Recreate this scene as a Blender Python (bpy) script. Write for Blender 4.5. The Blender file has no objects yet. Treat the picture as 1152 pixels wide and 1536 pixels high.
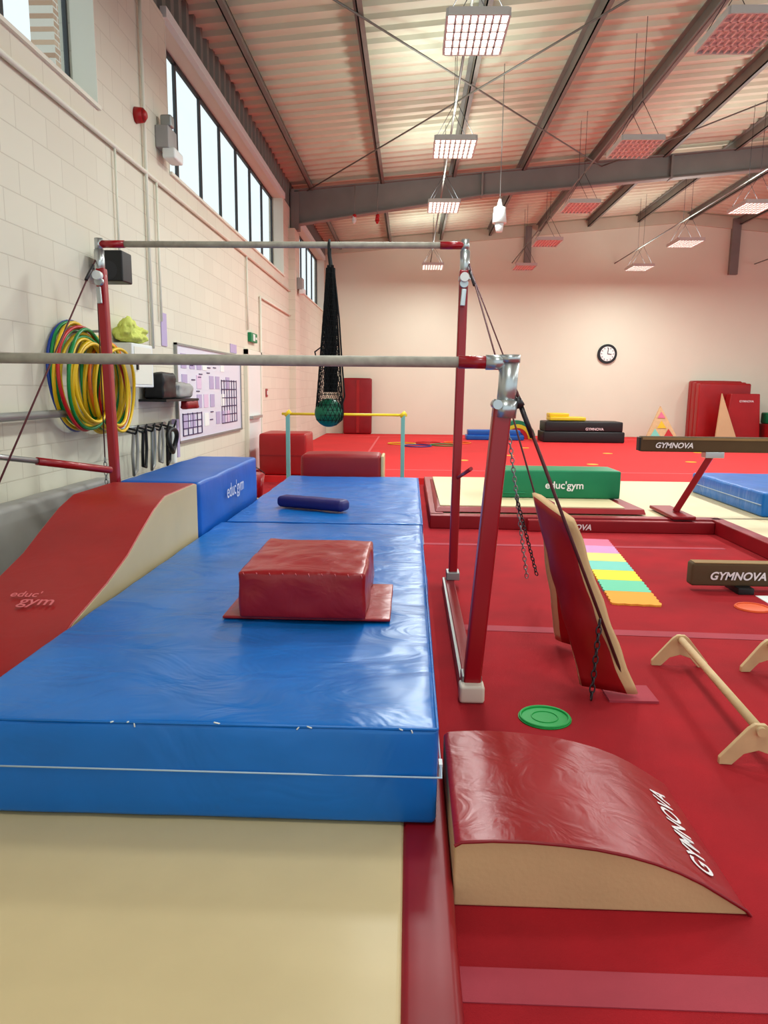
import bpy, bmesh, math, random
from mathutils import Vector, Matrix, noise
random.seed(3)
C=bpy.context.scene.collection

# ---------------------------------------------------------------- materials
def lin(c):
    o=[]
    for v in c:
        v/=255.0
        o.append(v/12.92 if v<=.04045 else ((v+.055)/1.055)**2.4)
    return (o[0],o[1],o[2],1)
def M(name,rgb,rough=.5,bump=0,bscale=10,dist=.01,metal=0,var=0,vscale=3,distort=0,detail=3,coat=0,emis=0,alpha=1,stretch=None):
    m=bpy.data.materials.new(name); m.use_nodes=True
    nt=m.node_tree; N=nt.nodes; L=nt.links; p=N['Principled BSDF']
    col=lin(rgb); p.inputs['Base Color'].default_value=col
    p.inputs['Roughness'].default_value=rough; p.inputs['Metallic'].default_value=metal
    if coat: p.inputs['Coat Weight'].default_value=coat; p.inputs['Coat Roughness'].default_value=.2
    if emis:
        p.inputs['Emission Color'].default_value=col; p.inputs['Emission Strength'].default_value=emis
    if alpha<1: p.inputs['Alpha'].default_value=alpha
    tc=N.new('ShaderNodeTexCoord')
    if bump:
        n=N.new('ShaderNodeTexNoise'); n.inputs['Scale'].default_value=bscale; n.inputs['Detail'].default_value=detail
        n.inputs['Distortion'].default_value=distort
        b=N.new('ShaderNodeBump'); b.inputs['Strength'].default_value=bump; b.inputs['Distance'].default_value=dist
        if stretch:
            mp=N.new('ShaderNodeMapping'); mp.inputs['Rotation'].default_value=(0,0,stretch[0]); mp.inputs['Scale'].default_value=stretch[1]
            L.new(tc.outputs['Object'],mp.inputs[0]); L.new(mp.outputs[0],n.inputs['Vector'])
        else: L.new(tc.outputs['Object'],n.inputs['Vector'])
        L.new(n.outputs[0],b.inputs['Height']); L.new(b.outputs[0],p.inputs['Normal'])
    if var:
        n=N.new('ShaderNodeTexNoise'); n.inputs['Scale'].default_value=vscale; n.inputs['Detail'].default_value=5
        r=N.new('ShaderNodeMapRange'); r.inputs[1].default_value=.3; r.inputs[2].default_value=.7
        r.inputs[3].default_value=1-var; r.inputs[4].default_value=1+var
        x=N.new('ShaderNodeMix'); x.data_type='RGBA'; x.blend_type='MULTIPLY'; x.inputs[0].default_value=1
        x.inputs[6].default_value=col
        L.new(tc.outputs['Object'],n.inputs['Vector']); L.new(n.outputs[0],r.inputs[0]); L.new(r.outputs[0],x.inputs[7]); L.new(x.outputs[2],p.inputs['Base Color'])
    return m
def brickmat(name,c1,c2,mort,bw,rh,ms,axes,bump=.3,rough=.8):
    m=bpy.data.materials.new(name); m.use_nodes=True
    nt=m.node_tree; N=nt.nodes; L=nt.links; p=N['Principled BSDF']; p.inputs['Roughness'].default_value=rough
    tc=N.new('ShaderNodeTexCoord'); s=N.new('ShaderNodeSeparateXYZ'); c=N.new('ShaderNodeCombineXYZ')
    L.new(tc.outputs['Object'],s.inputs[0]); L.new(s.outputs[axes[0]],c.inputs[0]); L.new(s.outputs[axes[1]],c.inputs[1])
    b=N.new('ShaderNodeTexBrick'); b.inputs['Color1'].default_value=lin(c1); b.inputs['Color2'].default_value=lin(c2); b.inputs['Mortar'].default_value=lin(mort)
    b.inputs['Scale'].default_value=1; b.inputs['Brick Width'].default_value=bw; b.inputs['Row Height'].default_value=rh
    b.inputs['Mortar Size'].default_value=ms; b.inputs['Mortar Smooth'].default_value=.4
    L.new(c.outputs[0],b.inputs['Vector']); L.new(b.outputs['Color'],p.inputs['Base Color'])
    bu=N.new('ShaderNodeBump'); bu.invert=True; bu.inputs['Strength'].default_value=bump; bu.inputs['Distance'].default_value=.01
    L.new(b.outputs['Fac'],bu.inputs['Height']); L.new(bu.outputs[0],p.inputs['Normal'])
    return m
carpet=M('carpet_red',(162,9,25),.95,.5,260,.004,var=.18,vscale=2.2)
carpet2=M('sprung_floor_red',(216,42,44),.9,.3,200,.004,var=.06,vscale=.8)
tape=M('carpet_tape',(170,58,72),.8,.3,200,.003,var=.1)
tape_l=M('floor_line',(225,100,104),.8)
redv=M('red_vinyl',(160,20,24),.38,.2,5,.02,var=.08,distort=.6)
redv2=M('red_vinyl_wrinkled',(154,18,26),.31,.20,5.5,.03,var=.08,distort=1.5,detail=3)
redd=M('red_vinyl_dark',(140,10,24),.42,.12,6,.01,var=.1)
bluev=M('blue_vinyl',(0,108,188),.31,.42,2.4,.034,var=.10,distort=1.3,detail=3,stretch=(.6,(1,1.7,1)))
bluev2=M('blue_vinyl_b',(6,96,184),.4,.2,4,.02,var=.08,distort=1)
cream=M('cream_vinyl',(208,186,142),.42,.12,3,.012,var=.04,distort=.8)
cream2=M('cream_suede',(210,174,128),.8,.3,60,.004,var=.06)
creamt=M('cream_mat_far',(220,204,164),.5,.1,3,.01)
green=M('green_vinyl',(10,126,82),.45,.15,5,.01,var=.06)
navy=M('navy_vinyl',(34,28,104),.5,.2,12,.005)
postred=M('red_paint',(158,10,26),.3,coat=.3)
steel=M('steel',(190,195,195),.3,metal=.8)
galv=M('galvanised_steel',(160,163,160),.45,metal=.6)
wood_bar=M('bar_fibreglass_wood',(166,160,146),.6,.2,40,.002,var=.16,vscale=20)
ply=M('plywood',(212,180,134),.55,.15,30,.002,var=.08,vscale=12)
cable=M('cable_dark',(92,40,44),.5,metal=.3)
blackp=M('black_plastic',(20,20,22),.5)
blackn=M('black_net',(14,16,18),.8)
whitep=M('white_paint',(228,232,228),.5)
wallc=brickmat('painted_blockwork',(222,218,200),(218,213,195),(204,198,180),.44,.215,.005,(1,2),.28)
plaster=M('plaster_back',(230,230,210),.85,.1,30,.003,var=.03,vscale=.5)
brick=brickmat('outdoor_brick',(200,165,135),(175,135,105),(215,205,190),.45,.15,.02,(1,2),.5)
roofm=M('roof_sheet',(206,204,182),.6,var=.08,vscale=.7)
steelp=M('steel_grey_paint',(132,128,122),.55,var=.1,vscale=1.5)
purl=M('purlin_steel',(122,118,110),.5,var=.1)
clad=M('cladding_grey',(126,124,116),.55)
frame=M('window_frame',(60,64,66),.4)
cladcream=M('reveal_cream',(230,228,212),.7)
glass=M('window_glass',(215,235,240),.05,alpha=.06)
emit=M('light_panel_emission',(255,252,246),.4,emis=3.6)
emitoff=M('light_panel_off',(236,202,196),.4)  # pink tint paints the red floor's reflection into the unlit panels
louv=M('louvre_white',(205,205,200),.35)
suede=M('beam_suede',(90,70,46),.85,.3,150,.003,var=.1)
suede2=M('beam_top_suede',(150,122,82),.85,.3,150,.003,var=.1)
grey=M('grey_vinyl',(158,156,152),.6,.2,5,.01,var=.1)
yellow=M('yellow_paint',(228,200,40),.4)
teal=M('teal_paint',(120,185,185),.4)
greend=M('disc_green',(20,160,72),.5,.2,40,.002)
oranged=M('orange_rubber',(225,92,38),.5)
wb=M('whiteboard',(224,224,238),.3)
lav=M('paper_lavender',(186,172,205),.7)
pap=M('paper_white',(240,243,240),.7)
txw=M('print_white',(235,230,230),.5)
txp=M('print_pink',(215,110,115),.5)
hv=M('hivis_yellow',(210,218,110),.7,.5,30,.02)
ballm=M('ball_green',(12,110,78),.45)
darkm=M('dark_metal',(70,66,68),.4,metal=.7)
tilecols=[M('foam_'+n,c,.8,.3,120,.002) for n,c in (('orange',(240,165,60)),('mint',(120,205,170)),('yellow',(240,218,70)),('aqua',(130,205,190)),('cream',(235,220,130)),('lilac',(205,150,195)),('pink',(220,120,150)))]

# ---------------------------------------------------------------- helpers
def link(o,parent=None):
    C.objects.link(o)
    if parent is not None: o.parent=parent
    return o
def grp(name):
    e=bpy.data.objects.new(name,None); e.empty_display_size=.1; C.objects.link(e); return e
def mk(name,verts,faces,mats,parent=None,fm=None,smooth=False,bevel=0,seg=2):
    me=bpy.data.meshes.new(name); me.from_pydata([tuple(v) for v in verts],[],faces)
    if not isinstance(mats,(list,tuple)): mats=[mats]
    for m in mats: me.materials.append(m)
    if fm:
        for i,p in enumerate(me.polygons): p.material_index=fm[i]
    bm=bmesh.new(); bm.from_mesh(me); bmesh.ops.recalc_face_normals(bm,faces=bm.faces); bm.to_mesh(me); bm.free()
    if smooth:
        for p in me.polygons: p.use_smooth=True
    o=bpy.data.objects.new(name,me); link(o,parent)
    if bevel:
        b=o.modifiers.new('b','BEVEL'); b.width=bevel; b.segments=seg; b.limit_method='ANGLE'; b.angle_limit=.6
        for p in me.polygons: p.use_smooth=True
        w=o.modifiers.new('w','WEIGHTED_NORMAL'); w.keep_sharp=True
    return o
BF=[(0,1,3,2),(4,6,7,5),(0,4,5,1),(2,3,7,6),(0,2,6,4),(1,5,7,3)]
def bv(x0,x1,y0,y1,z0,z1): return [(x,y,z) for x in (x0,x1) for y in (y0,y1) for z in (z0,z1)]
def box(name,x0,x1,y0,y1,z0,z1,mat,parent=None,bevel=0): return mk(name,bv(x0,x1,y0,y1,z0,z1),BF,mat,parent,bevel=bevel)
def boxes(name,lst,mat,parent=None,bevel=0,mats=None):
    V=[];F=[];fm=[]
    for i,b in enumerate(lst):
        k=len(V); V+=bv(*b[:6]); F+=[tuple(a+k for a in f) for f in BF]; fm+=[b[6] if len(b)>6 else 0]*6
    return mk(name,V,F,mats or mat,parent,fm=fm,bevel=bevel)
def axes(d):
    d=Vector(d).normalized(); u=Vector((0,0,1)) if abs(d.z)<.9 else Vector((0,1,0))
    a=d.cross(u).normalized(); return d,a,a.cross(d)
def rods(name,lst,mat,parent=None,n=12,smooth=True):
    """lst of (p0,p1,r0[,r1])"""
    V=[];F=[]
    for s in lst:
        p0,p1=Vector(s[0]),Vector(s[1]); r0=s[2]; r1=s[3] if len(s)>3 else r0
        d,a,b=axes(p1-p0); k=len(V)
        for p,r in ((p0,r0),(p1,r1)):
            for i in range(n):
                t=2*math.pi*i/n; V.append(p+a*r*math.cos(t)+b*r*math.sin(t))
        for i in range(n): j=(i+1)%n; F.append((k+i,k+j,k+n+j,k+n+i))
        F.append(tuple(k+i for i in range(n))); F.append(tuple(k+n+i for i in range(n)))
    o=mk(name,V,F,mat,parent)
    for p in o.data.polygons: p.use_smooth=(len(p.vertices)==4 and smooth)
    return o
def beamlist(name,lst,mat,parent=None,bevel=0):
    V=[];F=[]
    for p0,p1,w,h in lst:
        p0,p1=Vector(p0),Vector(p1); d,a,b=axes(p1-p0); k=len(V)
        for p in (p0,p1):
            for sa,sb in ((-1,-1),(1,-1),(1,1),(-1,1)): V.append(p+a*sa*w/2+b*sb*h/2)
        for i in range(4): j=(i+1)%4; F.append((k+i,k+j,k+4+j,k+4+i))
        F+= [(k,k+1,k+2,k+3),(k+4,k+5,k+6,k+7)]
    return mk(name,V,F,mat,parent,bevel=bevel)
def tube(name,pts,r,mat,parent=None,cyclic=False,res=4,smooth=True):
    cu=bpy.data.curves.new(name,'CURVE'); cu.dimensions='3D'; cu.bevel_depth=r; cu.bevel_resolution=res
    s=cu.splines.new('POLY'); s.points.add(len(pts)-1)
    for i,p in enumerate(pts): s.points[i].co=(*p,1)
    s.use_cyclic_u=cyclic; s.use_smooth=smooth; cu.materials.append(mat); cu.use_fill_caps=True
    o=bpy.data.objects.new(name,cu); link(o,parent); return o
def extr(name,pts,ax,a0,a1,mats,parent=None,em=None,cap=0,bevel=.008,seg=2):
    def P(p,a): return {'x':(a,p[0],p[1]),'y':(p[0],a,p[1]),'z':(p[0],p[1],a)}[ax]
    n=len(pts); V=[P(p,a0) for p in pts]+[P(p,a1) for p in pts]
    F=[(i,(i+1)%n,n+(i+1)%n,n+i) for i in range(n)]+[tuple(range(n)),tuple(range(n,2*n))]
    fm=(em or [0]*n)+[cap,cap]
    return mk(name,V,F,mats,parent,fm=fm,bevel=bevel,seg=seg)
def softbox(name,x0,x1,y0,y1,z0,z1,mat,r=.03,n=(10,10,3),puff=.01,amp=.004,sc=3,parent=None,side=.006,mats=None,mf=None,xf=None):
    def cl(a,b,k):
        rr=min(r,(b-a)*.45); L=[a,a+rr*.25,a+rr*.6,a+rr]
        for i in range(1,k): L.append(a+rr+(b-a-2*rr)*i/k)
        return L+[b-rr,b-rr*.6,b-rr*.25,b],rr
    X,rx=cl(x0,x1,n[0]);Y,ry=cl(y0,y1,n[1]);Z,rz=cl(z0,z1,n[2]); rr=min(rx,ry,rz)
    D={};V=[];F=[];FN=[]
    def vid(i,j,k):
        if (i,j,k) not in D: D[(i,j,k)]=len(V); V.append(Vector((X[i],Y[j],Z[k])))
        return D[(i,j,k)]
    a,b,c=len(X)-1,len(Y)-1,len(Z)-1
    for i in range(a):
        for j in range(b):
            for k,nn in ((0,0),(c,1)): F.append((vid(i,j,k),vid(i+1,j,k),vid(i+1,j+1,k),vid(i,j+1,k))); FN.append(nn)
    for i in range(a):
        for k in range(c):
            for j,nn in ((0,2),(b,3)): F.append((vid(i,j,k),vid(i+1,j,k),vid(i+1,j,k+1),vid(i,j,k+1))); FN.append(nn)
    for j in range(b):
        for k in range(c):
            for i,nn in ((0,4),(a,5)): F.append((vid(i,j,k),vid(i,j+1,k),vid(i,j+1,k+1),vid(i,j,k+1))); FN.append(nn)
    out=[]
    for v in V:
        q=Vector((min(max(v.x,x0+rr),x1-rr),min(max(v.y,y0+rr),y1-rr),min(max(v.z,z0+rr),z1-rr)))
        d=v-q; nd=d.normalized() if d.length>1e-9 else Vector((0,0,0)); p=q+nd*rr
        u=min(1,max(0,(v.x-x0)/(x1-x0))); w=min(1,max(0,(v.y-y0)/(y1-y0))); t=min(1,max(0,(v.z-z0)/(z1-z0)))
        if nd.z>0: p.z+=nd.z*(puff*(4*u*(1-u))**.6*(4*w*(1-w))**.6+amp*noise.noise(v*sc)+amp*.5*noise.noise(v*sc*2.7))
        if abs(nd.z)<.95 :
            bb=side*(4*t*(1-t))
            p.x+=nd.x*(bb*(4*w*(1-w))**.4+amp*noise.noise(v*sc*1.7)); p.y+=nd.y*(bb*(4*u*(1-u))**.4+amp*noise.noise(v*sc*1.7))
        out.append(xf(p) if xf else p)
    fm=[mf[k] for k in FN] if mf else None
    return mk(name,out,F,mats or mat,parent,fm=fm,smooth=True)
def text(body,org,xd,yd,length,mat,parent,name='lettering',bold=.0,shear=0):
    cu=bpy.data.curves.new(name,'FONT'); cu.body=body; cu.size=1; cu.offset=bold; cu.shear=shear
    t=bpy.data.objects.new(name,cu); C.objects.link(t); bpy.context.view_layer.update()
    dg=bpy.context.evaluated_depsgraph_get(); me=bpy.data.meshes.new_from_object(t.evaluated_get(dg))
    bpy.data.objects.remove(t)
    xs=[v.co.x for v in me.vertices]; x0=min(xs); s=length/(max(xs)-x0)
    xd=Vector(xd).normalized(); yd=Vector(yd).normalized(); zd=xd.cross(yd); org=Vector(org)
    for v in me.vertices: v.co=org+xd*(v.co.x-x0)*s+yd*v.co.y*s+zd*.003
    me.materials.clear(); me.materials.append(mat)
    o=bpy.data.objects.new(name,me); link(o,parent); return o
def chain(name,p0,p1,mat,parent,L=.045,w=.012,r=.004,sag=0):
    p0,p1=Vector(p0),Vector(p1); n=max(2,int((p1-p0).length/(L*.75))); V=[];F=[]
    d,a,b=axes(p1-p0)
    for i in range(n):
        c=p0.lerp(p1,(i+.5)/n); c.z-=sag*4*((i+.5)/n)*(1-(i+.5)/n); s=a if i%2 else b; o_=b if i%2 else a; k=len(V); m1,m2=10,5
        for q in range(m1):
            t=2*math.pi*q/m1; cd=d*math.cos(t)*L/2+s*math.sin(t)*w; nr=(d*math.cos(t)+s*math.sin(t)).normalized()
            for e in range(m2):
                f=2*math.pi*e/m2; V.append(c+cd+nr*r*math.cos(f)+o_*r*math.sin(f))
        for q in range(m1):
            for e in range(m2):
                F.append((k+q*m2+e,k+((q+1)%m1)*m2+e,k+((q+1)%m1)*m2+(e+1)%m2,k+q*m2+(e+1)%m2))
    return mk(name,V,F,mat,parent,smooth=True)
def disc(name,c,r,h,mat,parent=None,n=40,rot=0):
    return rods(name,[((c[0],c[1],c[2]),(c[0],c[1],c[2]+h),r)],mat,parent,n=n)
def torus_pts(c,r,plane='x',n=40,ry=None,ph=0):
    P=[]
    for i in range(n):
        t=2*math.pi*i/n; a=r*math.cos(t); b=(ry or r)*math.sin(t)
        P.append((c[0]+.015*math.sin(t*2+ph),c[1]+a,c[2]+b) if plane=='x' else (c[0]+a,c[1]+b,c[2]))
    return P

# ---------------------------------------------------------------- room
WX=-2.7; BY=24.0
def roof(x): return 5.95+.09*(x+2.7) if x<8 else 5.95+.09*10.7-.09*(x-8)
box('floor',-3.2,20,-3,BY+.3,-.1,0,carpet)
box('floor_sprung_area',-2.68,19.5,11.9,BY-.02,0.0,.10,carpet2)
S0,S1=3.85,5.42
wins=[(2.4,6.7),(8.6,16.1),(18.1,23.5)]
wl=[(-3.0,WX,-3,BY,0,S0)]
ys=[-3]+[v for w in wins for v in w]+[BY]
for i in range(0,len(ys),2): wl.append((-3.0,WX,ys[i],ys[i+1],S0,S1))
wl.append((-3.0,WX-.06,-3,BY,S1,6.2))
boxes('wall_left',wl,wallc)
V=[];F=[];y=-3.0
P2=[]
while y<BY:
    P2+= [(y,0),(y+.14,0),(y+.17,.045),(y+.27,.045)]; y+=.30
for a,b in P2:
    V.append((WX-.055+b,a,S1)); V.append((WX-.055+b,a,6.0))
for i in range(len(P2)-1): F.append((2*i,2*i+2,2*i+3,2*i+1))
mk('trim_wall_cladding',V,F,clad)
mk('wall_back',[(-3,BY,0),(20,BY,0),(20,BY,roof(20)+.1),(8,BY,roof(8)+.1),(-3,BY,roof(-3)+.1),
   (-3,BY+.3,0),(20,BY+.3,0),(20,BY+.3,roof(20)+.1),(8,BY+.3,roof(8)+.1),(-3,BY+.3,roof(-3)+.1)],
   [(0,1,2,3,4),(5,6,7,8,9),(0,1,6,5),(1,2,7,6),(2,3,8,7),(3,4,9,8),(4,0,5,9)],plaster)
V=[]
for x in (-2.9,8,19.9):
    z=roof(x)+.03
    V+=[(x,BY-.08,z),(x,BY-.002,z),(x,BY-.08,z-.34),(x,BY-.002,z-.34)]
mk('trim_gable_closer',V,[(0,4,6,2),(4,8,10,6),(2,6,7,3),(6,10,11,7),(0,1,5,4),(4,5,9,8),(0,2,3,1),(8,9,11,10)],roofm)
for k,(a,b) in enumerate(wins):
    g=grp('window_%d'%(k+1)); n=max(2,round((b-a)/1.07)); L=[]
    xg=WX-.24
    L.append((xg-.02,xg+.015,a,b,S0,S0+.05)); L.append((xg-.02,xg+.015,a,b,S1-.05,S1))
    for i in range(n+1):
        yy=a+(b-a)*i/n; w=.028
        L.append((xg-.02,xg+.015,max(a,yy-w),min(b,yy+w),S0,S1))
    boxes('frame',L,frame,g)
    box('pane',xg-.012,xg-.006,a,b,S0,S1,glass,g)
    boxes('reveal',[(WX-.2,WX+.03,a-.0,b+.0,S0-.02,S0+.012),(WX-.2,WX+.004,a,a+.012,S0,S1),(WX-.2,WX+.004,b-.012,b,S0,S1),(WX-.2,WX+.0,a,b,S1-.012,S1)],cladcream,g)
    box('head_trim',WX-.03,WX+.04,a-.05,b+.05,S1-.02,S1+.09,whitep,g)
prof=[];y=-3.0
while y<BY: prof+=[(y,0),(y+.08,0),(y+.11,.055),(y+.30,.055)]; y+=.333
XS=[-3.2,8,20]; V=[];F=[]
for a,b in prof:
    for x in XS: V.append((x,a,roof(x)+b+.02))
for i in range(len(prof)-1):
    for j in range(2): F.append((i*3+j,i*3+j+1,i*3+3+j+1,i*3+3+j))
mk('ceiling',V,F,roofm)
PX=[-2.25,-.7,.85,2.35,3.85,5.35,6.85,8.4,9.9,11.4,13,14.5]
L=[]
for x in PX:
    z=roof(x)+.01
    L+=[(x-.008,x+.008,-3,BY,z-.20,z),(x-.008,x+.07,-3,BY,z-.20,z-.185),(x-.07,x+.008,-3,BY,z-.015,z)]
boxes('trim_purlins',L,purl)
def ibeam(name,Y,x0,x1,parent=None,haunch=True):
    V=[];F=[]
    xs=[x0,x0+2.2,x0+4.1,8,x1]
    def dep(x):
        t=(x-x0)/4.1
        return .48+(.25*(1-t) if (t<1 and haunch) else 0)
    def strip(y0,y1,top,bot):
        k=len(V)
        for x in xs:
            zt=roof(x)-.16
            for yy in (y0,y1):
                for z in (zt-top(x),zt-bot(x)): V.append((x,yy,z))
        for i in range(len(xs)-1):
            a=k+i*4;b=a+4
            F.extend([(a,b,b+1,a+1),(a+2,b+2,b+3,a+3),(a,b,b+2,a+2),(a+1,b+1,b+3,a+3)])
        F.extend([(k,k+1,k+3,k+2),(k+4*(len(xs)-1),k+4*(len(xs)-1)+1,k+4*(len(xs)-1)+3,k+4*(len(xs)-1)+2)])
    strip(Y-.01,Y+.01,lambda x:0,lambda x:dep(x))
    strip(Y-.11,Y+.11,lambda x:-.005,lambda x:.02)
    strip(Y-.11,Y+.11,lambda x:dep(x)-.02,lambda x:dep(x)+.005)
    return mk(name,V,F,steelp,parent)
g=grp('portal_frame')
ibeam('rafter',17.1,-2.62,16,g)
boxes('columns',[(-2.69,-2.5,16.98,17.22,4.96,5.75)],steelp,g)
boxes('stiffeners',[(1.47,1.51,16.98,17.22,roof(1.5)-.66,roof(1.5)-.17),(-2.66,-2.6,16.95,17.25,5.0,5.8),(5.5,5.54,16.98,17.22,roof(5.5)-.66,roof(5.5)-.17)],steelp,g)
g=grp('portal_frame')
ibeam('rafter',7.2,-2.62,16,g)
boxes('columns',[(-2.69,-2.5,7.08,7.32,5.0,5.75)],steelp,g)
boxes('trim_gable_posts',[(3.45,3.65,BY-.15,BY-.01,5.25,roof(3.5)-.02),(9.7,9.95,BY-.15,BY-.01,5.1,roof(9.8)-.02)],steelp)
rods('trim_bracing',[((-2.2,7.3,5.8),(4.0,16.9,6.25),.014),((3.6,8.2,6.2),(-2.3,16.9,5.75),.014),((3.9,7.3,6.3),(9.0,16.9,6.5),.014),((9.3,7.6,6.5),(4.0,16.9,6.25),.014)],purl,n=6)
box('trim_pilaster',-2.7,-2.56,16.75,17.45,0.1,4.95,wallc)
cz=3.62
rods('trim_conduits',[((-2.67,-2,cz),(-2.67,16.7,cz),.02),((-2.67,7.75,1.9),(-2.67,7.75,5.9),.018),((-2.67,8.05,2.2),(-2.67,8.05,cz),.014),
  ((-2.67,12.35,2.45),(-2.67,12.35,cz),.016),((-2.67,13.4,.1),(-2.67,13.4,3.1),.02),((-2.67,13.4,3.1),(-2.67,16.7,3.1),.02),((-2.67,6.95,cz),(-2.67,6.95,2.6),.012)],cladcream,n=8)
box('wall_outdoor_building',-9.6,-9.0,19.8,26.0,-.1,16,brick)
box('ground_outdoor',-40,-3.4,-5,40,-.3,-.12,M('ground',(120,125,110),.9))

# ---------------------------------------------------------------- lights
def fixture(x,y,lit,z=4.88):
    g=grp('ceiling_light'); w,d=.275,.40
    boxes('housing',[(x-w,x+w,y-d,y+d,z+.03,z+.06),(x-w-.02,x-w,y-d,y+d,z-.01,z+.06),(x+w,x+w+.02,y-d,y+d,z-.01,z+.06),(x-w,x+w,y-d-.02,y-d,z-.01,z+.06),(x-w,x+w,y+d,y+d+.02,z-.01,z+.06)],louv,g)
    box('panel',x-w,x+w,y-d,y+d,z+.02,z+.03,emit if lit else emitoff,g)
    L=[]
    for i in range(1,8): L.append((x-w+2*w*i/8-.009,x-w+2*w*i/8+.009,y-d,y+d,z-.008,z+.02))
    for i in range(1,5): L.append((x-w,x+w,y-d+2*d*i/5-.009,y-d+2*d*i/5+.009,z-.008,z+.02))
    boxes('louvre',L,louv if lit else emitoff,g)
    zt=z+.55; R=[]
    for s in (-1,1):
        for t in (-1,1): R.append(((x+s*w,y+t*d*.6,z+.06),(x,y+t*d*.6,zt),.004))
        R.append(((x,y+s*d*.6,zt),(x,y+s*d*.6,roof(x)-.0),.004))
    rods('suspension',R,darkm,g,n=5)
    if lit:
        l=bpy.data.lights.new('lamp','AREA'); l.shape='RECTANGLE'; l.size=.5; l.size_y=.75; l.energy=108 if y>6 else 46; l.color=(.92,1,.98)
        o=bpy.data.objects.new('lamp',l); link(o,g); o.location=(x,y,z-.03)
        if x<8:
            l=bpy.data.lights.new('ceiling_fill','AREA'); l.shape='RECTANGLE'; l.size=.5; l.size_y=.75; l.energy=31; l.color=(.86,1,.96)  # fill light added above the closed housing to brighten the ceiling
            o=bpy.data.objects.new('ceiling_fill',l); link(o,g); o.location=(x,y,z+.09); o.rotation_euler=(math.pi,0,0)
for y in (1.1,4.5,7.8,11.2,14.6,21.4): fixture(.57,y,True)
for y in (1.1,4.5,7.8,11.2,14.6,17.95,21.4): fixture(3.1,y,False)
for y in (1.1,4.5,7.9,11.25,14.6,17.95,21.4): fixture(6.25,y,True)
for y in (4.5,11.25,17.95): fixture(10.5,y,True)
rods('trim_lighting_trunking',[((x,-3,5.43),(x,BY,5.43),.016) for x in (.57,3.1,6.25,10.5)],steelp,n=8)

# ---------------------------------------------------------------- crash mats, landing mats
g=grp('landing_mat')
softbox('pad',-2.45,0.0,-1,9.6,0,.08,cream,r=.012,n=(14,40,1),puff=.0,amp=.002,parent=g)
softbox('border',0.0,.145,-1,9.6,0,.082,redd,r=.02,n=(3,40,1),puff=0,amp=.002,parent=g)
seamw=M('seam_white',(180,200,215),.6)
def blue(yA,yB,xA,xB):
    g=grp('crash_mat')
    softbox('body',xA,xB,yA,yB,.085,.425,bluev,r=.022,n=(50,90,6),puff=.004,amp=.0085,sc=2.5,side=.012,parent=g)
    zs=.262;o=.012
    tube('zip_seam',[(xA-o,yA-o,zs),(xB+o,yA-o,zs),(xB+o,yB+o,zs),(xA-o,yB+o,zs)],.0032,seamw,g,cyclic=True)
    tube('top_piping',[(xA+.01,yA+.004,.420),(xB-.01,yA+.004,.420),(xB-.004,yA+.01,.420),(xB-.004,yB-.01,.420)],.005,bluev,g)
    return g
g=blue(2.24,5.90,-1.535,.11)
box('label',.116,.128,2.30,2.34,.22,.27,whitep,g)
rods('stitch_threads',[((x,2.243,.422),(x+random.uniform(-.02,.02),2.236,.405+random.uniform(0,.03)),.0025) for x in (-.95,-.9,-.885,-.6,-.34,-.32,-.02,.02)],whitep,g,n=5)
blue(5.93,9.2,-1.50,.12)

g=grp('red_block_mat')
softbox('block',-.775,-.19,3.27,4.03,.452,.675,redv2,r=.016,n=(26,30,8),puff=.010,amp=.009,sc=5,side=.008,parent=g)
softbox('flap',-.86,-.075,3.30,3.93,.438,.452,redv2,r=.006,n=(14,10,1),puff=.0,amp=.002,sc=6,side=0,parent=g)
rods('stitching',[((x,3.262,.672),(x+.006,3.260,.660+random.uniform(-.006,.006)),.002) for x in [-.75+.06*i for i in range(10)]],txp,g,n=5)
g=grp('foam_bar')
def rotxf(cx,cy,a):
    ca,sa=math.cos(a),math.sin(a)
    return lambda p: Vector((cx+(p.x-cx)*ca-(p.y-cy)*sa,cy+(p.x-cx)*sa+(p.y-cy)*ca,p.z))
softbox('bar',-1.2,-.52,6.48,6.64,.438,.54,navy,r=.035,n=(14,3,2),puff=.0,amp=.003,sc=8,parent=g,xf=rotxf(-.86,6.56,-.42))

g=grp('incline_wedge_mat')
pr=[(5.38,0.085),(5.38,.80),(5.30,.815),(4.66,.815),(4.45,.76),(4.2,.66),(4.0,.575),(3.7,.49),(3.3,.41),(2.9,.28),(2.5,.12),(2.45,.085)]
em=[2]+[0]*10+[0]
extr('wedge',pr,'x',-2.17,-1.565,[redv,cream,bluev2],g,em=em,cap=1,bevel=.012,seg=3)
text("educ'",(-1.98,3.50,.464),(1,0,0),(0,.93,.25),.15,txp,g,bold=.01); text("gym",(-1.90,3.42,.448),(1,0,0),(0,.93,.25),.17,txp,g,bold=.01)
g=grp('block_mat')
softbox('block',-2.17,-1.56,5.42,7.5,.085,.81,bluev2,r=.03,n=(8,20,8),puff=.006,amp=.006,sc=3,side=.01,parent=g)
text("educ'gym",(-1.535,6.15,.58),(0,1,0),(0,0,1),.62,txw,g)

g=grp('arched_mat')
pt=[(.15,0),(.15,.195),(.17,.207),(.26,.214),(.36,.214),(.46,.208),(.56,.197),(.65,.18),(.73,.158),(.80,.132),(.87,.098),(.94,.055),(1.0,.018),(1.015,0)]
extr('arch',pt,'y',1.97,2.68,[redv2,cream2],g,em=[1]+[0]*12+[1],cap=1,bevel=.008,seg=3)
text('GYMNOVA',(.94,2.05,.058),(0,1,0),(-.87,0,.49),.46,txw,g,bold=.02,shear=.25)
tube('piping',[(x,1.968,z) for x,z in pt[1:]],.005,redd,g)

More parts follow.
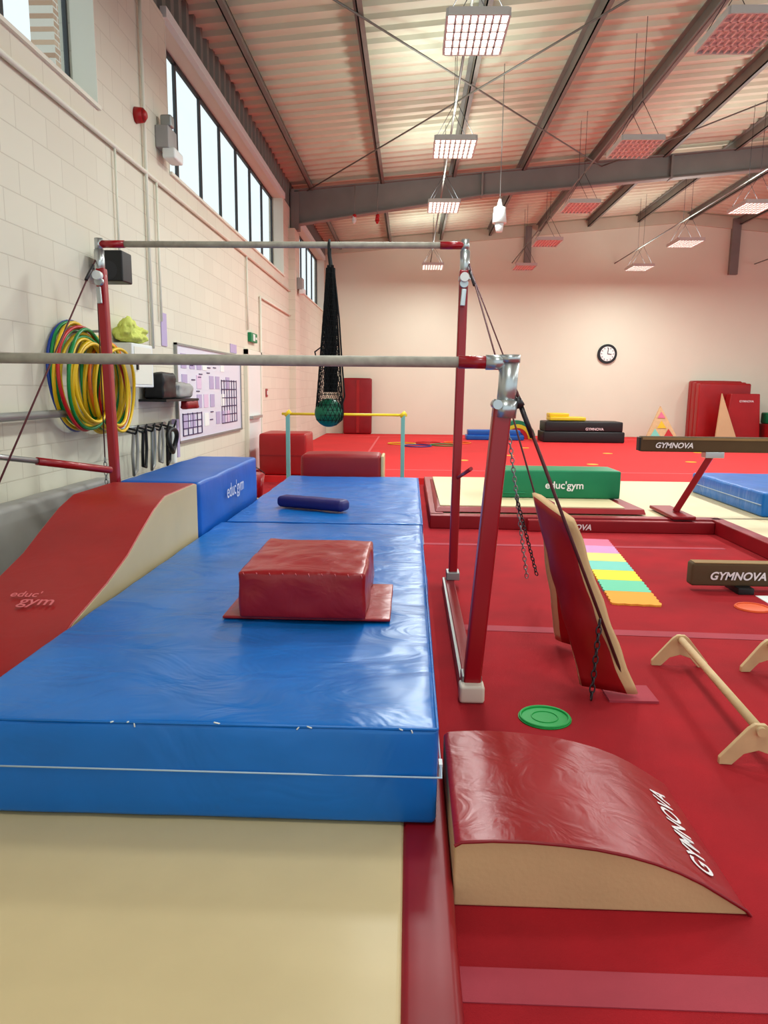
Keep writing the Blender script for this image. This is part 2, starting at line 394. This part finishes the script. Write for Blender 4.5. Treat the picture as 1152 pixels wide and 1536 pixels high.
# ---------------------------------------------------------------- uneven bars
g=grp('uneven_bars')
HY,LY,HZ,LZ=5.57,3.48,2.53,1.63
rods('high_bar',[((-2.26,HY,HZ),(.37,HY,HZ),.023)],wood_bar,g,n=20)
rods('high_bar_sleeves',[((-2.28,HY,HZ),(-2.10,HY,HZ),.027),((.20,HY,HZ),(.39,HY,HZ),.027)],postred,g,n=20)
rods('low_bar',[((-2.35,LY,LZ),(.42,LY,LZ),.025)],wood_bar,g,n=20)
rods('low_bar_sleeves',[((.22,LY,LZ),(.42,LY,LZ),.029),((-2.4,LY,LZ),(-2.2,LY,LZ),.029)],postred,g,n=20)
beamlist('posts',[((.35,5.57,.06),(.375,5.57,2.36),.065,.075),((-2.24,5.57,.06),(-2.28,5.57,2.36),.065,.075),
   ((.325,3.49,.06),(.43,LY,1.45),.085,.085),((-2.31,3.49,.06),(-2.41,LY,1.45),.085,.085)],postred,g,bevel=.012)
R=[]
for x,y,z in ((.38,5.57,2.55),(-2.29,5.57,2.55)):
    R+=[((x,y,z-.25),(x,y,z-.06),.036),((x,y,z-.06),(x,y,z+.02),.03),((x,y,z-.27),(x,y,z-.235),.044)]
for x,y,z in ((.455,LY,1.66),(-2.43,LY,1.66)):
    R+=[((x-.012,y,z-.26),(x,y,z-.02),.044),((x,y,z-.03),(x,y,z+.005),.048),((x-.018,y,z-.28),(x-.012,y,z-.2),.056)]
rods('post_heads',R,steel,g,n=24)
rods('clamps',[((.345,LY,LZ),(.45,LY,LZ),.034),((.40,LY-.07,1.44),(.40,LY+.05,1.44),.022),((.375,5.50,2.26),(.375,5.60,2.26),.03),((-2.28,5.50,2.26),(-2.28,5.60,2.26),.03)],steel,g,n=20)
rods('locking_knobs',[((.375,5.47,2.30),(.375,5.52,2.30),.032),((-2.28,5.47,2.30),(-2.28,5.52,2.30),.032)],whitep,g,n=20)
beamlist('levers',[((.375,5.50,2.22),(.365,5.49,2.10),.035,.02),((-2.28,5.50,2.22),(-2.27,5.49,2.10),.035,.02)],steel,g,bevel=.005)
boxes('base_rails',[(.29,.36,3.50,5.62,.0,.07),(-2.33,-2.2,3.50,5.62,.085,.13)],redd,g,bevel=.008)
boxes('rail_edges',[(.272,.29,3.55,5.58,.0,.075)],galv,g,bevel=.003)
boxes('feet',[(.262,.385,3.40,3.50,0,.09),(-2.37,-2.24,3.4,3.5,.085,.16)],M('foot_cream',(222,208,190),.6),g,bevel=.015)
boxes('post_shoes',[(.30,.40,5.50,5.64,.07,.13),(.275,.375,3.46,3.56,.07,.12)],galv,g,bevel=.006)
rods('cables',[((.41,5.55,2.40),(1.0,4.15,.04),.006),((.42,5.6,2.38),(.95,4.9,.9),.005),((.49,LY,1.50),(1.1,3.52,.05),.008),
   ((-2.31,5.55,2.42),(-2.36,3.95,.75),.006),((-2.33,5.6,2.42),(-2.40,5.75,.95),.005)],cable,g,n=8)
rods('turnbuckles',[((.515,LY,1.43),(.575,LY+.01,1.29),.012),((.49,LY,1.47),(.515,LY,1.43),.02),((.415,5.53,2.35),(.445,5.46,2.24),.012),((-2.312,5.50,2.37),(-2.316,5.38,2.25),.012)],darkm,g,n=12)
chain('chain_r',(.66,4.95,1.22),(.86,5.2,.18),galv,g)
chain('chain_r_b',(.72,4.9,.80),(.93,5.2,.2),darkm,g)
chain('chain_r_front',(.93,3.46,.42),(.90,3.42,.03),darkm,g)
chain('chain_r_inner',(.86,3.75,.62),(.86,3.78,.3),galv,g)
chain('chain_l',(-2.36,3.95,.75),(-2.37,3.3,.12),galv,g)
chain('chain_l_back',(-2.40,5.75,.95),(-2.41,5.8,.15),galv,g)
rods('adjust_bar',[((.37,5.52,.86),(.42,5.0,.98),.014)],postred,g)
g=grp('spare_bar')
rods('red_end',[((-2.19,5.33,.90),(-2.42,4.72,1.02),.026)],postred,g,n=16)
rods('shaft',[((-2.42,4.72,1.02),(-2.66,4.0,1.15),.019)],steel,g,n=16)
rods('wall_rail',[((-2.62,2.5,1.30),(-2.62,5.6,1.30),.03)],galv,n=14)
def panel(name,q,th,mats,parent,bow=.05):
    q=[Vector(p) for p in q]; nn=(q[1]-q[0]).cross(q[3]-q[0]).normalized(); n=10;m=20;V=[];F=[];fm=[]
    for s in (0,1):
        for j in range(m+1):
            for i in range(n+1):
                u,v=i/n,j/m
                p=q[0].lerp(q[1],u).lerp(q[3].lerp(q[2],u),v)
                ed=min(1,min(u,1-u)*8+.35)
                p+=nn*((s-.5)*th*ed-bow*math.sin(v*3.1)*math.sin(u*3)+.012*noise.noise(p*7)); V.append(p)
    W=(n+1)*(m+1)
    for s in (0,1):
        for j in range(m):
            for i in range(n):
                a=s*W+j*(n+1)+i; F.append((a,a+1,a+n+2,a+n+1)); fm.append(1 if (s==1 or i in (0,n-1)) else 0)
    for j in range(m):
        for i in (0,n):
            a=j*(n+1)+i; F.append((a,a+n+1,a+n+1+W,a+W)); fm.append(1)
    for i in range(n):
        for j in (0,m):
            a=j*(n+1)+i; F.append((a,a+1,a+1+W,a+W)); fm.append(1)
    return mk(name,V,F,mats,parent,fm=fm,smooth=True,bevel=0)
g=grp('cable_safety_pad')
panel('panel_front',[(.665,3.92,.97),(.82,3.60,.87),(1.14,3.50,.03),(.90,3.62,.03)],.05,[redv,cream2],g)
panel('panel_back',[(.70,3.98,.95),(.80,4.06,.90),(1.03,4.16,.03),(.90,4.30,.03)],.045,[redv,cream2],g,bow=.02)
box('floor_anchor',1.0,1.24,3.46,3.66,0,.012,tape,g)

# hanging ball net
g=grp('ball_net')
V=[];F=[];n=18;m=30
for j in range(m+1):
    t=j/m; z=2.36-t*1.12
    r=.028+.078*min(1,t*1.05)**1.1
    if t>.93: r*=math.sqrt(max(.05,1-((t-.93)/.075)**2*.9))
    for i in range(n):
        a=2*math.pi*(i+.5*(j%2))/n; rr=r*(1+.18*math.sin(3*a)*(1-t))
        V.append((-.585+rr*math.cos(a)-.01*t,5.50+rr*math.sin(a),z))
for j in range(m):
    for i in range(n):
        a=j*n+i;b=j*n+(i+1)%n;c=a+n;d=b+n
        if j%2==0: F+=[(a,b,c),(b,d,c)]
        else: F+=[(a,d,c),(a,b,d)]
o=mk('net',V,F,blackn,g); w=o.modifiers.new('w','WIREFRAME'); w.thickness=.007; w.use_even_offset=False
V=[];F=[]
for k in range(3):
    a=k*1.05; b0=len(V)
    for j in range(13):
        t=j/12; z=2.38-t*.9; r=(.024+.05*t)*(1-.3*t)
        for s in (-1,1): V.append((-.585+s*r*math.cos(a),5.50+s*r*math.sin(a)+.012*math.sin(t*9+k),z))
    for j in range(12): F.append((b0+2*j,b0+2*j+1,b0+2*j+3,b0+2*j+2))
mk('gathered_folds',V,F,blackn,g)
bpy.ops.mesh.primitive_uv_sphere_add(segments=40,ring_count=24,radius=.105,location=(-.598,5.50,1.33)); o=bpy.context.object; o.name='ball'; o.data.materials.append(ballm); o.parent=g
for p in o.data.polygons: p.use_smooth=True
tube('strap',[(-.585,5.50,2.36),(-.60,5.53,2.46),(-.60,5.54,2.53),(-.60,5.57,2.563),(-.60,5.605,2.53),(-.595,5.56,2.46),(-.58,5.52,2.38)],.010,blackn,g)
tube('carabiner',[(-.66,5.5,1.80),(-.70,5.5,1.77),(-.69,5.5,1.72),(-.64,5.5,1.72),(-.63,5.5,1.77)],.006,blackp,g,cyclic=True)
tube('drawcord',[(-.56,5.5,2.36),(-.52,5.48,2.0),(-.50,5.48,1.7),(-.48,5.48,1.45),(-.53,5.46,1.28)],.006,blackn,g)

# ---------------------------------------------------------------- floor things right side
box('floor_tape',.15,8,1.62,1.735,0,.003,tape)
mk('floor_tape',[(.37,4.53,.002),(6,4.28,.002),(6,4.39,.002),(.37,4.64,.002)],[(0,1,2,3)],tape)
box('floor_tape',.16,3.1,7.15,7.23,0,.003,tape)
g=grp('marker_disc'); disc('base',(.65,3.265,0),.122,.006,greend,g)
tube('rim',torus_pts((.65,3.265,.008),.112,'z'),.007,greend,g,cyclic=True); tube('inner_rim',torus_pts((.65,3.265,.007),.06,'z'),.003,greend,g,cyclic=True)
g=grp('marker_disc'); disc('base',(2.45,5.15,0),.12,.006,oranged,g); tube('rim',torus_pts((2.45,5.15,.008),.11,'z'),.006,oranged,g,cyclic=True)
box('paper_sheet',2.62,2.95,5.28,5.48,0,.004,pap)
g=grp('foam_puzzle_mat')
d=Vector((.10,1,0)).normalized(); pr_=Vector((d.y,-d.x,0)); o0=Vector((1.47,5.17,0)); tl=.34
for k in range(7):
    c0=o0+d*tl*k; pts=[]
    def edge(a,b,nrm,sg):
        for i in range(8):
            p=a.lerp(b,i/8); pts.append(p+nrm*(sg*(.010 if i%2 else -.002)))
    A=c0;B=c0+pr_*tl;Cc=B+d*(tl-.004);Dd=A+d*(tl-.004)
    edge(A,B,-d,1 if k==0 else .0); edge(B,Cc,pr_,1); edge(Cc,Dd,d,0); edge(Dd,A,-pr_,1)
    n=len(pts); V=[(p.x,p.y,0) for p in pts]+[(p.x,p.y,.014) for p in pts]
    F=[tuple(range(n,2*n)),tuple(range(n))]+[(i,(i+1)%n,n+(i+1)%n,n+i) for i in range(n)]
    mk('tile_%d'%(k+1),V,F,tilecols[k],g)
def parallette(cx0,cy0,cx1,cy1,h=.155):
    g=grp('parallette'); a=Vector((cx0,cy0,0)); b=Vector((cx1,cy1,0)); d=(b-a).normalized(); p=Vector((d.y,-d.x,0))
    if p.x<0: p=-p
    for k,c in enumerate((a,b)):
        pr=[(-.15,0),(-.15,.028),(-.045,h+.005),(-.02,h+.025),(.02,h+.025),(.045,h+.005),(.15,.028),(.15,0),(.10,0),(.055,.05),(0,.068),(-.055,.05),(-.10,0)]
        V=[]
        for s in (-.011,.011):
            for q in pr: V.append(c+p*q[0]+d*s+Vector((0,0,q[1])))
        n=len(pr); F=[tuple(range(n)),tuple(range(n,2*n))]+[(i,(i+1)%n,n+(i+1)%n,n+i) for i in range(n)]
        mk('foot_%d'%(k+1),V,F,ply,g,bevel=.003)
    z=Vector((0,0,h))
    rods('rail',[(a+z-d*.03,b+z+d*.03,.0195)],ply,g,n=20)
parallette(1.52,3.98,1.44,2.87); parallette(1.98,3.93,2.06,2.85)

# beams
g=grp('floor_balance_beam')
softbox('beam',2.17,4.6,5.57,5.68,.045,.225,suede,r=.02,n=(20,2,3),puff=0,amp=0,parent=g,side=0)
boxes('feet',[(2.5,2.62,5.5,5.75,0,.05),(4.2,4.32,5.5,5.75,0,.05)],blackp,g,bevel=.006)
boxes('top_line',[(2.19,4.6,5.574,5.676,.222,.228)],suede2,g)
text('GYMNOVA',(2.31,5.565,.10),(1,0,0),(0,0,1),.42,txw,g,bold=.03,shear=.25)
g=grp('balance_beam')
softbox('beam',2.50,6.9,8.10,8.21,.87,1.035,suede,r=.02,n=(20,2,3),puff=0,amp=0,parent=g,side=0)
box('end_cap',2.485,2.505,8.105,8.205,.88,1.025,blackp,g,bevel=.005)
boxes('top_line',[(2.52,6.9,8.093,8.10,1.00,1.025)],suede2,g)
text('GYMNOVA',(2.66,8.093,.915),(1,0,0),(0,0,1),.40,txw,g,bold=.03,shear=.25)
beamlist('legs',[((3.30,8.15,.87),(3.0,8.3,.19),.09,.07),((6.3,8.15,.87),(6.6,8.2,.05),.09,.07)],postred,g,bevel=.01)
boxes('base',[(2.85,3.1,7.95,8.75,.152,.19),(6.5,6.7,7.75,8.5,.0,.06)],redd,g,bevel=.01)
boxes('brackets',[(3.20,3.40,8.09,8.22,.81,.875)],steel,g,bevel=.005)

g=grp('apparatus_landing_mats')
boxes('cream_tops',[(.38,6.2,8.15,11.6,.0,.135),(3.42,6.2,5.9,8.2,.0,.135)],creamt,g,bevel=.01)
boxes('red_borders',[(.24,3.42,8.02,8.17,0,.15),(3.30,3.44,5.8,8.12,0,.15),(.24,.40,8.1,11.7,0,.15)],redd,g,bevel=.012)
boxes('red_skirt',[(1.30,3.30,7.93,8.02,0,.13)],redd,g,bevel=.012)
text('GYMNOVA',(1.56,7.925,.03),(1,0,0),(0,0,1),.42,txw,g,bold=.03,shear=.25)
g=grp('folding_landing_mat')
mk('red_base',[(.30,8.25,.152),(2.66,8.25,.152),(2.66,8.32,.20),(2.5,11.2,.20),(.45,11.2,.20),(.34,8.32,.20),(.32,11.3,.152),(2.66,11.3,.152)],
   [(0,1,2,5),(1,7,3,2),(0,5,4,6),(6,4,3,7),(5,2,3,4),(0,6,7,1)],redd,g,bevel=.008)
box('cream_top',.36,2.45,8.36,11.15,.195,.215,creamt,g,bevel=.006)
g=grp('green_foam_block')
softbox('block',1.08,2.57,9.0,9.6,.218,.555,green,r=.02,n=(12,6,3),puff=.003,amp=.003,sc=4,parent=g)
text("educ'gym",(1.66,8.98,.34),(1,0,0),(0,0,1),.46,txw,g,bold=.02)
box('handle',1.16,1.42,8.985,8.998,.27,.29,green,g,bevel=.004)
g=grp('blue_landing_mat')
softbox('body',3.95,6.1,8.3,10.4,.137,.41,bluev,r=.03,n=(12,20,3),puff=.006,amp=.006,sc=3,parent=g)
box('seam',3.935,3.95,8.32,10.38,.27,.278,seamw,g)
g=grp('red_vaulting_block')
softbox('block',-1.38,-.36,9.35,9.9,.085,.68,redd,r=.05,n=(10,6,5),puff=.01,amp=.006,sc=3,parent=g)
box('cream_side',-.36,-.32,9.38,9.88,.085,.67,cream,g,bevel=.012)
g=grp('junior_bar')
rods('bar',[((-1.93,11.2,1.13),(-.04,11.2,1.13),.02)],yellow,g,n=14)
beamlist('posts',[((-1.84,11.2,0),(-1.84,11.2,1.14),.06,.06),((-.10,11.2,0),(-.10,11.2,1.14),.06,.06)],teal,g,bevel=.006)
rods('post_caps',[((-1.88,11.2,1.10),(-1.80,11.2,1.17),.035),((-.14,11.2,1.10),(-.06,11.2,1.17),.035)],yellow,g)
boxes('base',[(-1.9,-1.78,10.7,11.75,0,.05),(-.16,-.04,10.7,11.75,0,.05)],teal,g,bevel=.006)
g=grp('red_foam_cube'); softbox('cube',-2.45,-1.68,12.0,12.9,.105,.78,redv,r=.04,n=(6,6,5),puff=.01,amp=.006,parent=g)
boxes('seam',[(-2.44,-1.69,11.985,12.0,.42,.435)],redd,g)
g=grp('red_bucket'); rods('pail',[((-2.1,9.8,.0),(-2.1,9.8,.38),.12,.17)],postred,g,n=24); tube('handle',[(-2.27,9.8,.38),(-2.2,9.7,.46),(-2.1,9.66,.49),(-2.0,9.7,.46),(-1.93,9.8,.38)],.006,blackp,g)
softbox('storage_bench_pad',-2.68,-2.52,1.8,6.2,.0,.74,grey,r=.03,n=(2,20,5),amp=.004)

# ---------------------------------------------------------------- left wall items
g=grp('hula_hoops')
hc=[M('hoop_'+n,c,.35) for n,c in (('yellow',(228,190,20)),('green',(10,140,70)),('blue',(16,60,150)),('red',(190,22,28)),('orange',(235,120,20)))]
k=0
seqA=[2,1,0,0,1,0,3,1,0,1,0,0]; seqB=[0,1,0,0,1,0,4,0,1,0,3,0,0]
for cy,cz_,seq,r0 in ((5.84,1.58,seqA,.425),(6.30,1.51,seqB,.40)):
    for i,c_ in enumerate(seq):
        rr=r0-.011*i*(1 if i%3 else .4); dy=random.uniform(-.035,.035)
        tube('hoop_%d'%k,torus_pts((-2.66+.015*i,cy+dy,cz_-.5*(r0-rr)+random.uniform(-.012,.012)),rr,'x',ph=i),.0135,hc[c_],g,cyclic=True); k+=1
rods('hook',[((-2.7,5.95,1.93),(-2.42,5.95,1.94),.01)],galv,g)
g=grp('wall_speaker'); box('cabinet',-2.64,-2.40,6.30,6.52,2.37,2.62,blackp,g,bevel=.012)
rods('bracket',[((-2.7,6.42,2.5),(-2.62,6.42,2.5),.02)],galv,g); rods('driver',[((-2.52,6.298,2.46),(-2.52,6.305,2.46),.075)],M('grille',(45,45,48),.7),g,n=24)
g=grp('first_aid_cabinet'); box('cabinet',-2.7,-2.52,6.75,7.3,1.50,1.90,whitep,g,bevel=.01)
box('door_line',-2.519,-2.515,6.8,7.25,1.53,1.87,cladcream,g); box('latch',-2.515,-2.50,6.83,6.86,1.66,1.74,blackp,g)
softbox('hivis_vest',-2.68,-2.52,6.75,7.15,1.91,2.06,hv,r=.05,n=(6,10,5),puff=.03,amp=.07,sc=12)
g=grp('wall_shelf'); box('board',-2.7,-2.42,7.35,8.5,1.36,1.385,blackp,g)
softbox('box_a',-2.66,-2.46,7.4,7.8,1.39,1.64,blackp,r=.02,n=(5,6,6),amp=.015,sc=9,parent=g); softbox('box_b',-2.66,-2.46,7.9,8.4,1.39,1.55,grey,r=.03,n=(5,6,5),amp=.03,sc=9,parent=g)
softbox('cloth',-2.50,-2.42,8.05,8.5,1.27,1.36,redd,r=.02,n=(3,8,2),amp=.02,sc=10,parent=g)
g=grp('equipment_rack'); R=[]
rods('rail',[((-2.66,6.6,1.12),(-2.66,8.0,1.12),.016)],galv,g)
for i in range(6):
    y=6.7+.22*i; R+=[((-2.66,y,1.12),(-2.50,y,1.08),.01),((-2.50,y,1.08),(-2.47,y,1.16),.01)]
rods('hooks',R,blackp,g,n=8)
for i in range(5):
    y=6.75+.24*i; s=.02*(i%3); tube('strap_%d'%i,[(-2.52,y-.04,1.1),(-2.53,y-.07+s,.9),(-2.54,y-.03,.70+.06*(i%2)),(-2.54,y+.05,.74),(-2.53,y+.06,.92),(-2.52,y+.03,1.1)],.015,[grey,blackp,galv][i%3],g)
tube('coil',torus_pts((-2.5,7.75,.95),.12,'x'),.025,blackp,g,cyclic=True)
g=grp('notice_holder'); box('tube_a',-2.68,-2.60,8.12,8.22,.66,1.1,whitep,g,bevel=.02); box('tube_b',-2.68,-2.62,8.3,8.38,.72,1.15,lav,g)
g=grp('whiteboard')
box('board',-2.698,-2.68,8.55,11.75,.88,1.99,wb,g); 
boxes('rim',[(-2.698,-2.665,8.52,11.78,.855,.885),(-2.698,-2.665,8.52,11.78,1.985,2.01),(-2.698,-2.665,8.52,8.55,.86,2.01),(-2.698,-2.665,11.75,11.78,.86,2.01)],galv,g)
P=[]
for r_ in range(4):
    for c_ in range(8):
        if random.random()<.62:
            y0=8.7+c_*.30+random.uniform(0,.05); z0=1.73-r_*.24; P.append((-2.68,-2.674,y0,y0+.21,z0,z0+.17,random.choice([0,1,1,2])))
boxes('papers',P,None,g,mats=[pap,lav,M('paper_pinkish',(225,198,222),.7)])
L=[]
for i in range(7): L.append((-2.68,-2.672,10.55+.15*i,10.565+.15*i,1.0,1.62))
for i in range(6): L.append((-2.68,-2.672,10.55,11.46,1.0+.12*i,1.012+.12*i))
for i in range(5): L.append((-2.68,-2.672,8.7+.2*i,8.72+.2*i,.93,1.2))
for i in range(4): L.append((-2.68,-2.672,8.7,9.5,.93+.085*i,.94+.085*i))
for i in range(10): 
    y0=9.0+random.random()*1.4; z0=1.0+random.random()*.8; L.append((-2.68,-2.672,y0,y0+.14,z0,z0+.012))
boxes('grid_lines',L,M('marker_purple',(60,40,90),.6),g)
boxes('wall_notice',[(-2.698,-2.69,8.1,8.28,1.95,2.3),(-2.698,-2.69,11.2,11.6,2.03,2.16)],lav)
g=grp('door_1'); box('leaf',-2.698,-2.66,12.2,13.25,.1,2.05,whitep,g,bevel=.005); boxes('frame_parts',[(-2.698,-2.64,12.12,12.2,.1,2.13),(-2.698,-2.64,13.25,13.33,.1,2.13),(-2.698,-2.64,12.12,13.33,2.05,2.13)],cladcream,g)
box('push_bar',-2.66,-2.6,12.3,13.1,1.0,1.05,steel,g)
g=grp('exit_sign'); box('sign',-2.698,-2.64,12.45,12.95,2.27,2.42,M('exit_green',(20,130,80),.5),g,bevel=.005); box('pictogram',-2.64,-2.635,12.6,12.75,2.29,2.40,whitep,g); box('arrow',-2.64,-2.635,12.8,12.9,2.32,2.36,whitep,g)
g=grp('fire_alarm_bell'); rods('bell',[((-2.698,7.60,4.10),(-2.62,7.60,4.10),.075,.065),((-2.62,7.60,4.10),(-2.59,7.60,4.10),.065,.03)],M('alarm_red',(170,15,20),.4),g,n=24)
g=grp('emergency_floodlight'); box('body',-2.698,-2.56,8.15,8.45,3.98,4.2,grey,g,bevel=.01); box('lens',-2.64,-2.50,8.17,8.47,3.88,3.99,whitep,g,bevel=.02); box('lamp_head',-2.66,-2.54,8.2,8.32,4.2,4.32,galv,g,bevel=.02)
g=grp('emergency_floodlight'); box('body',-2.558,-2.44,17.0,17.3,3.7,3.95,grey,g,bevel=.01); box('lens',-2.52,-2.40,17.02,17.28,3.6,3.72,whitep,g,bevel=.02)
g=grp('light_switch'); box('plate',-2.698,-2.68,13.9,14.05,1.35,1.5,postred,g,bevel=.004); box('rocker',-2.68,-2.672,13.94,14.01,1.39,1.46,whitep,g)

# ---------------------------------------------------------------- back wall items
g=grp('wall_clock'); cx,cz2=6.17,2.69
rods('rim',[((cx,BY-.005,cz2),(cx,BY-.07,cz2),.30)],blackp,g,n=40); rods('face',[((cx,BY-.07,cz2),(cx,BY-.078,cz2),.225)],pap,g,n=40)
R=[]
for i in range(12):
    a=i*math.pi/6; R.append(((cx+.17*math.sin(a),BY-.085,cz2+.17*math.cos(a)),(cx+.205*math.sin(a),BY-.085,cz2+.205*math.cos(a)),.010))
R+=[((cx,BY-.088,cz2),(cx+.02,BY-.088,cz2+.18),.010),((cx,BY-.088,cz2),(cx+.12,BY-.088,cz2-.01),.012)]
rods('hands',R,blackp,g,n=6)
g=grp('standing_crash_mat'); softbox('body',-2.12,-1.22,BY-.35,BY-.05,.105,1.86,redd,r=.05,n=(5,3,8),parent=g)
boxes('strap',[(-1.7,-1.6,BY-.37,BY-.35,.15,1.8)],redv,g)
g=grp('stacked_red_mats')
for i in range(3): softbox('mat_%d'%i,8.75,10.3,BY-.35-.32*i,BY-.06-.32*i,.105,1.88-.04*i,redv,r=.05,n=(6,3,8),parent=g)
g=grp('a_frame_block'); mk('body',[(9.35,22.5,.1),(10.45,22.5,.1),(10.35,22.5,1.5),(9.5,22.5,1.5),(9.35,22.85,.1),(10.45,22.85,.1),(10.35,22.85,1.5),(9.5,22.85,1.5)],[(0,1,2,3),(4,5,6,7),(0,1,5,4),(1,2,6,5),(2,3,7,6),(3,0,4,7)],redv,g,bevel=.03)
mk('cream_gusset',[(9.1,22.4,.1),(9.75,22.4,.1),(9.2,22.4,1.5),(9.1,22.47,.1),(9.75,22.47,.1),(9.2,22.47,1.5)],[(0,1,2),(3,4,5),(0,1,4,3),(1,2,5,4),(2,0,3,5)],cream,g)
text('GYMNOVA',(9.75,22.49,1.25),(1,0,0),(0,0,1),.42,txw,g,bold=.02)
g=grp('green_vault_block'); softbox('lower',10.6,12.0,22.0,23.0,.105,.62,redv,r=.04,n=(6,4,3),parent=g); softbox('upper',10.6,12.0,22.1,22.9,.62,.95,green,r=.04,n=(6,4,3),parent=g)
g=grp('triangle_activity_board'); 
mk('board',[(7.1,22.6,.1),(8.1,22.6,.1),(7.6,22.9,1.1),(7.1,22.7,.1),(8.1,22.7,.1),(7.6,23.0,1.1)],[(0,1,2),(3,4,5),(0,1,4,3),(1,2,5,4),(2,0,3,5)],ply,g)
def tri(nm,cx,z,s,m): mk(nm,[(cx-s,22.59+.3*(z-.1)-.01,z),(cx+s,22.59+.3*(z-.1)-.01,z),(cx,22.59+.3*(z-.1+s*1.6)-.01,z+s*1.6)],[(0,1,2)],m,g)
tri('panel_a',7.6,.75,.12,tilecols[6]); tri('panel_b',7.4,.15,.18,tilecols[3]); tri('panel_c',7.8,.15,.18,hc[3]); tri('panel_d',7.6,.45,.14,hc[0])
g=grp('black_folded_mats'); softbox('lower',3.75,6.0,20.9,21.9,.105,.40,blackp,r=.03,n=(8,4,2),parent=g); softbox('upper',3.8,5.95,20.95,21.9,.40,.68,blackp,r=.03,n=(8,4,2),parent=g)
text('GYMNOVA',(4.9,20.87,.45),(1,0,0),(0,0,1),.5,txw,g,bold=.02)
g=grp('yellow_foam_steps'); softbox('low',3.95,4.95,21.1,21.7,.70,.80,yellow,r=.02,n=(4,3,1),parent=g); softbox('high',3.95,4.5,21.2,21.7,.80,.90,yellow,r=.02,n=(4,3,1),parent=g)
g=grp('rainbow_arch_block')
for i,m in enumerate((green,yellow,hc[3],hc[2])):
    r1=.55-.11*i; r2=r1-.11; pts=[(3.2+r1*math.cos(a*math.pi/12),.1+r1*math.sin(a*math.pi/12)) for a in range(13)]+[(3.2+r2*math.cos(a*math.pi/12),.1+r2*math.sin(a*math.pi/12)) for a in range(12,-1,-1)]
    extr('band_%d'%i,pts,'y',22.2,22.7,m,g,bevel=.005)
g=grp('blue_floor_mats'); softbox('lower',1.65,3.3,21.5,22.1,.105,.24,bluev2,r=.02,n=(6,3,1),parent=g); softbox('upper',1.7,3.2,21.55,22.1,.24,.38,bluev2,r=.02,n=(6,3,1),parent=g)
for i,(x,y,m) in enumerate(((-.2,19.5,0),(.5,19.9,3),(.9,19.2,1),(1.3,20.1,4),(.2,18.8,2))):
    tube('floor_hoop',torus_pts((x,y,.115),.36,'z'),.014,hc[m],None,cyclic=True)
for x,y in ((2.2,16.4),(3.6,14.6),(4.6,17.3),(5.8,15.4),(2.9,18.7),(6.9,17.9),(1.1,15.1)):
    disc('floor_spot',(x,y,.10),.11,.005,hc[0])
boxes('floor_line_marking',[(-2.6,18,13.1,13.16,.10,.103),(-2.6,18,22.6,22.66,.10,.103),(-.95,-.9,13.1,22.6,.10,.103)],tape_l)
g=grp('hanging_heat_detector'); rods('body',[((1.33,12,4.28),(1.33,12,4.05),.09,.11),((1.33,12,4.05),(1.33,12,3.92),.07,.05),((1.33,12,4.28),(1.33,12,4.4),.05,.02)],whitep,g,n=20); rods('drop_rod',[((1.33,12,4.4),(1.33,12,roof(1.33)),.006)],galv,g)
g=grp('rope_hooks')
for i,x in enumerate((-1.27,-.77)):
    rods('shackle_%d'%i,[((x,16.8,5.22),(x,16.8,5.12),.03,.05),((x,16.8,5.12),(x,16.8,5.05),.05,.02)],[whitep,hc[3]][i],g); rods('collar_%d'%i,[((x,16.8,5.24),(x+.02,16.8,5.18),.04)],hc[3],g)
    rods('hanger_%d'%i,[((x,16.8,5.22),(x,16.95,roof(x)-.2),.008)],steelp,g)

# ---------------------------------------------------------------- world, camera
w=bpy.data.worlds.new('World'); bpy.context.scene.world=w; w.use_nodes=True
bg=w.node_tree.nodes['Background']; bg.inputs[0].default_value=(.82,.95,1,1); bg.inputs[1].default_value=1.12
cam=bpy.data.cameras.new('Camera'); cam.sensor_fit='VERTICAL'; cam.sensor_height=36; cam.sensor_width=27; cam.lens=1109/1536*36; cam.clip_end=200
co=bpy.data.objects.new('Camera',cam); C.objects.link(co)
co.matrix_world=Matrix.Translation((0,0,1.5))@Matrix.Rotation(math.radians(1.9),4,'Z')@Matrix.Rotation(math.radians(90-9.37),4,'X')@Matrix.Rotation(math.radians(.6),4,'Z')
bpy.context.scene.camera=co
vs=bpy.context.scene.view_settings
vs.view_transform='Standard'; vs.look='None'; vs.exposure=0.1; vs.gamma=.93
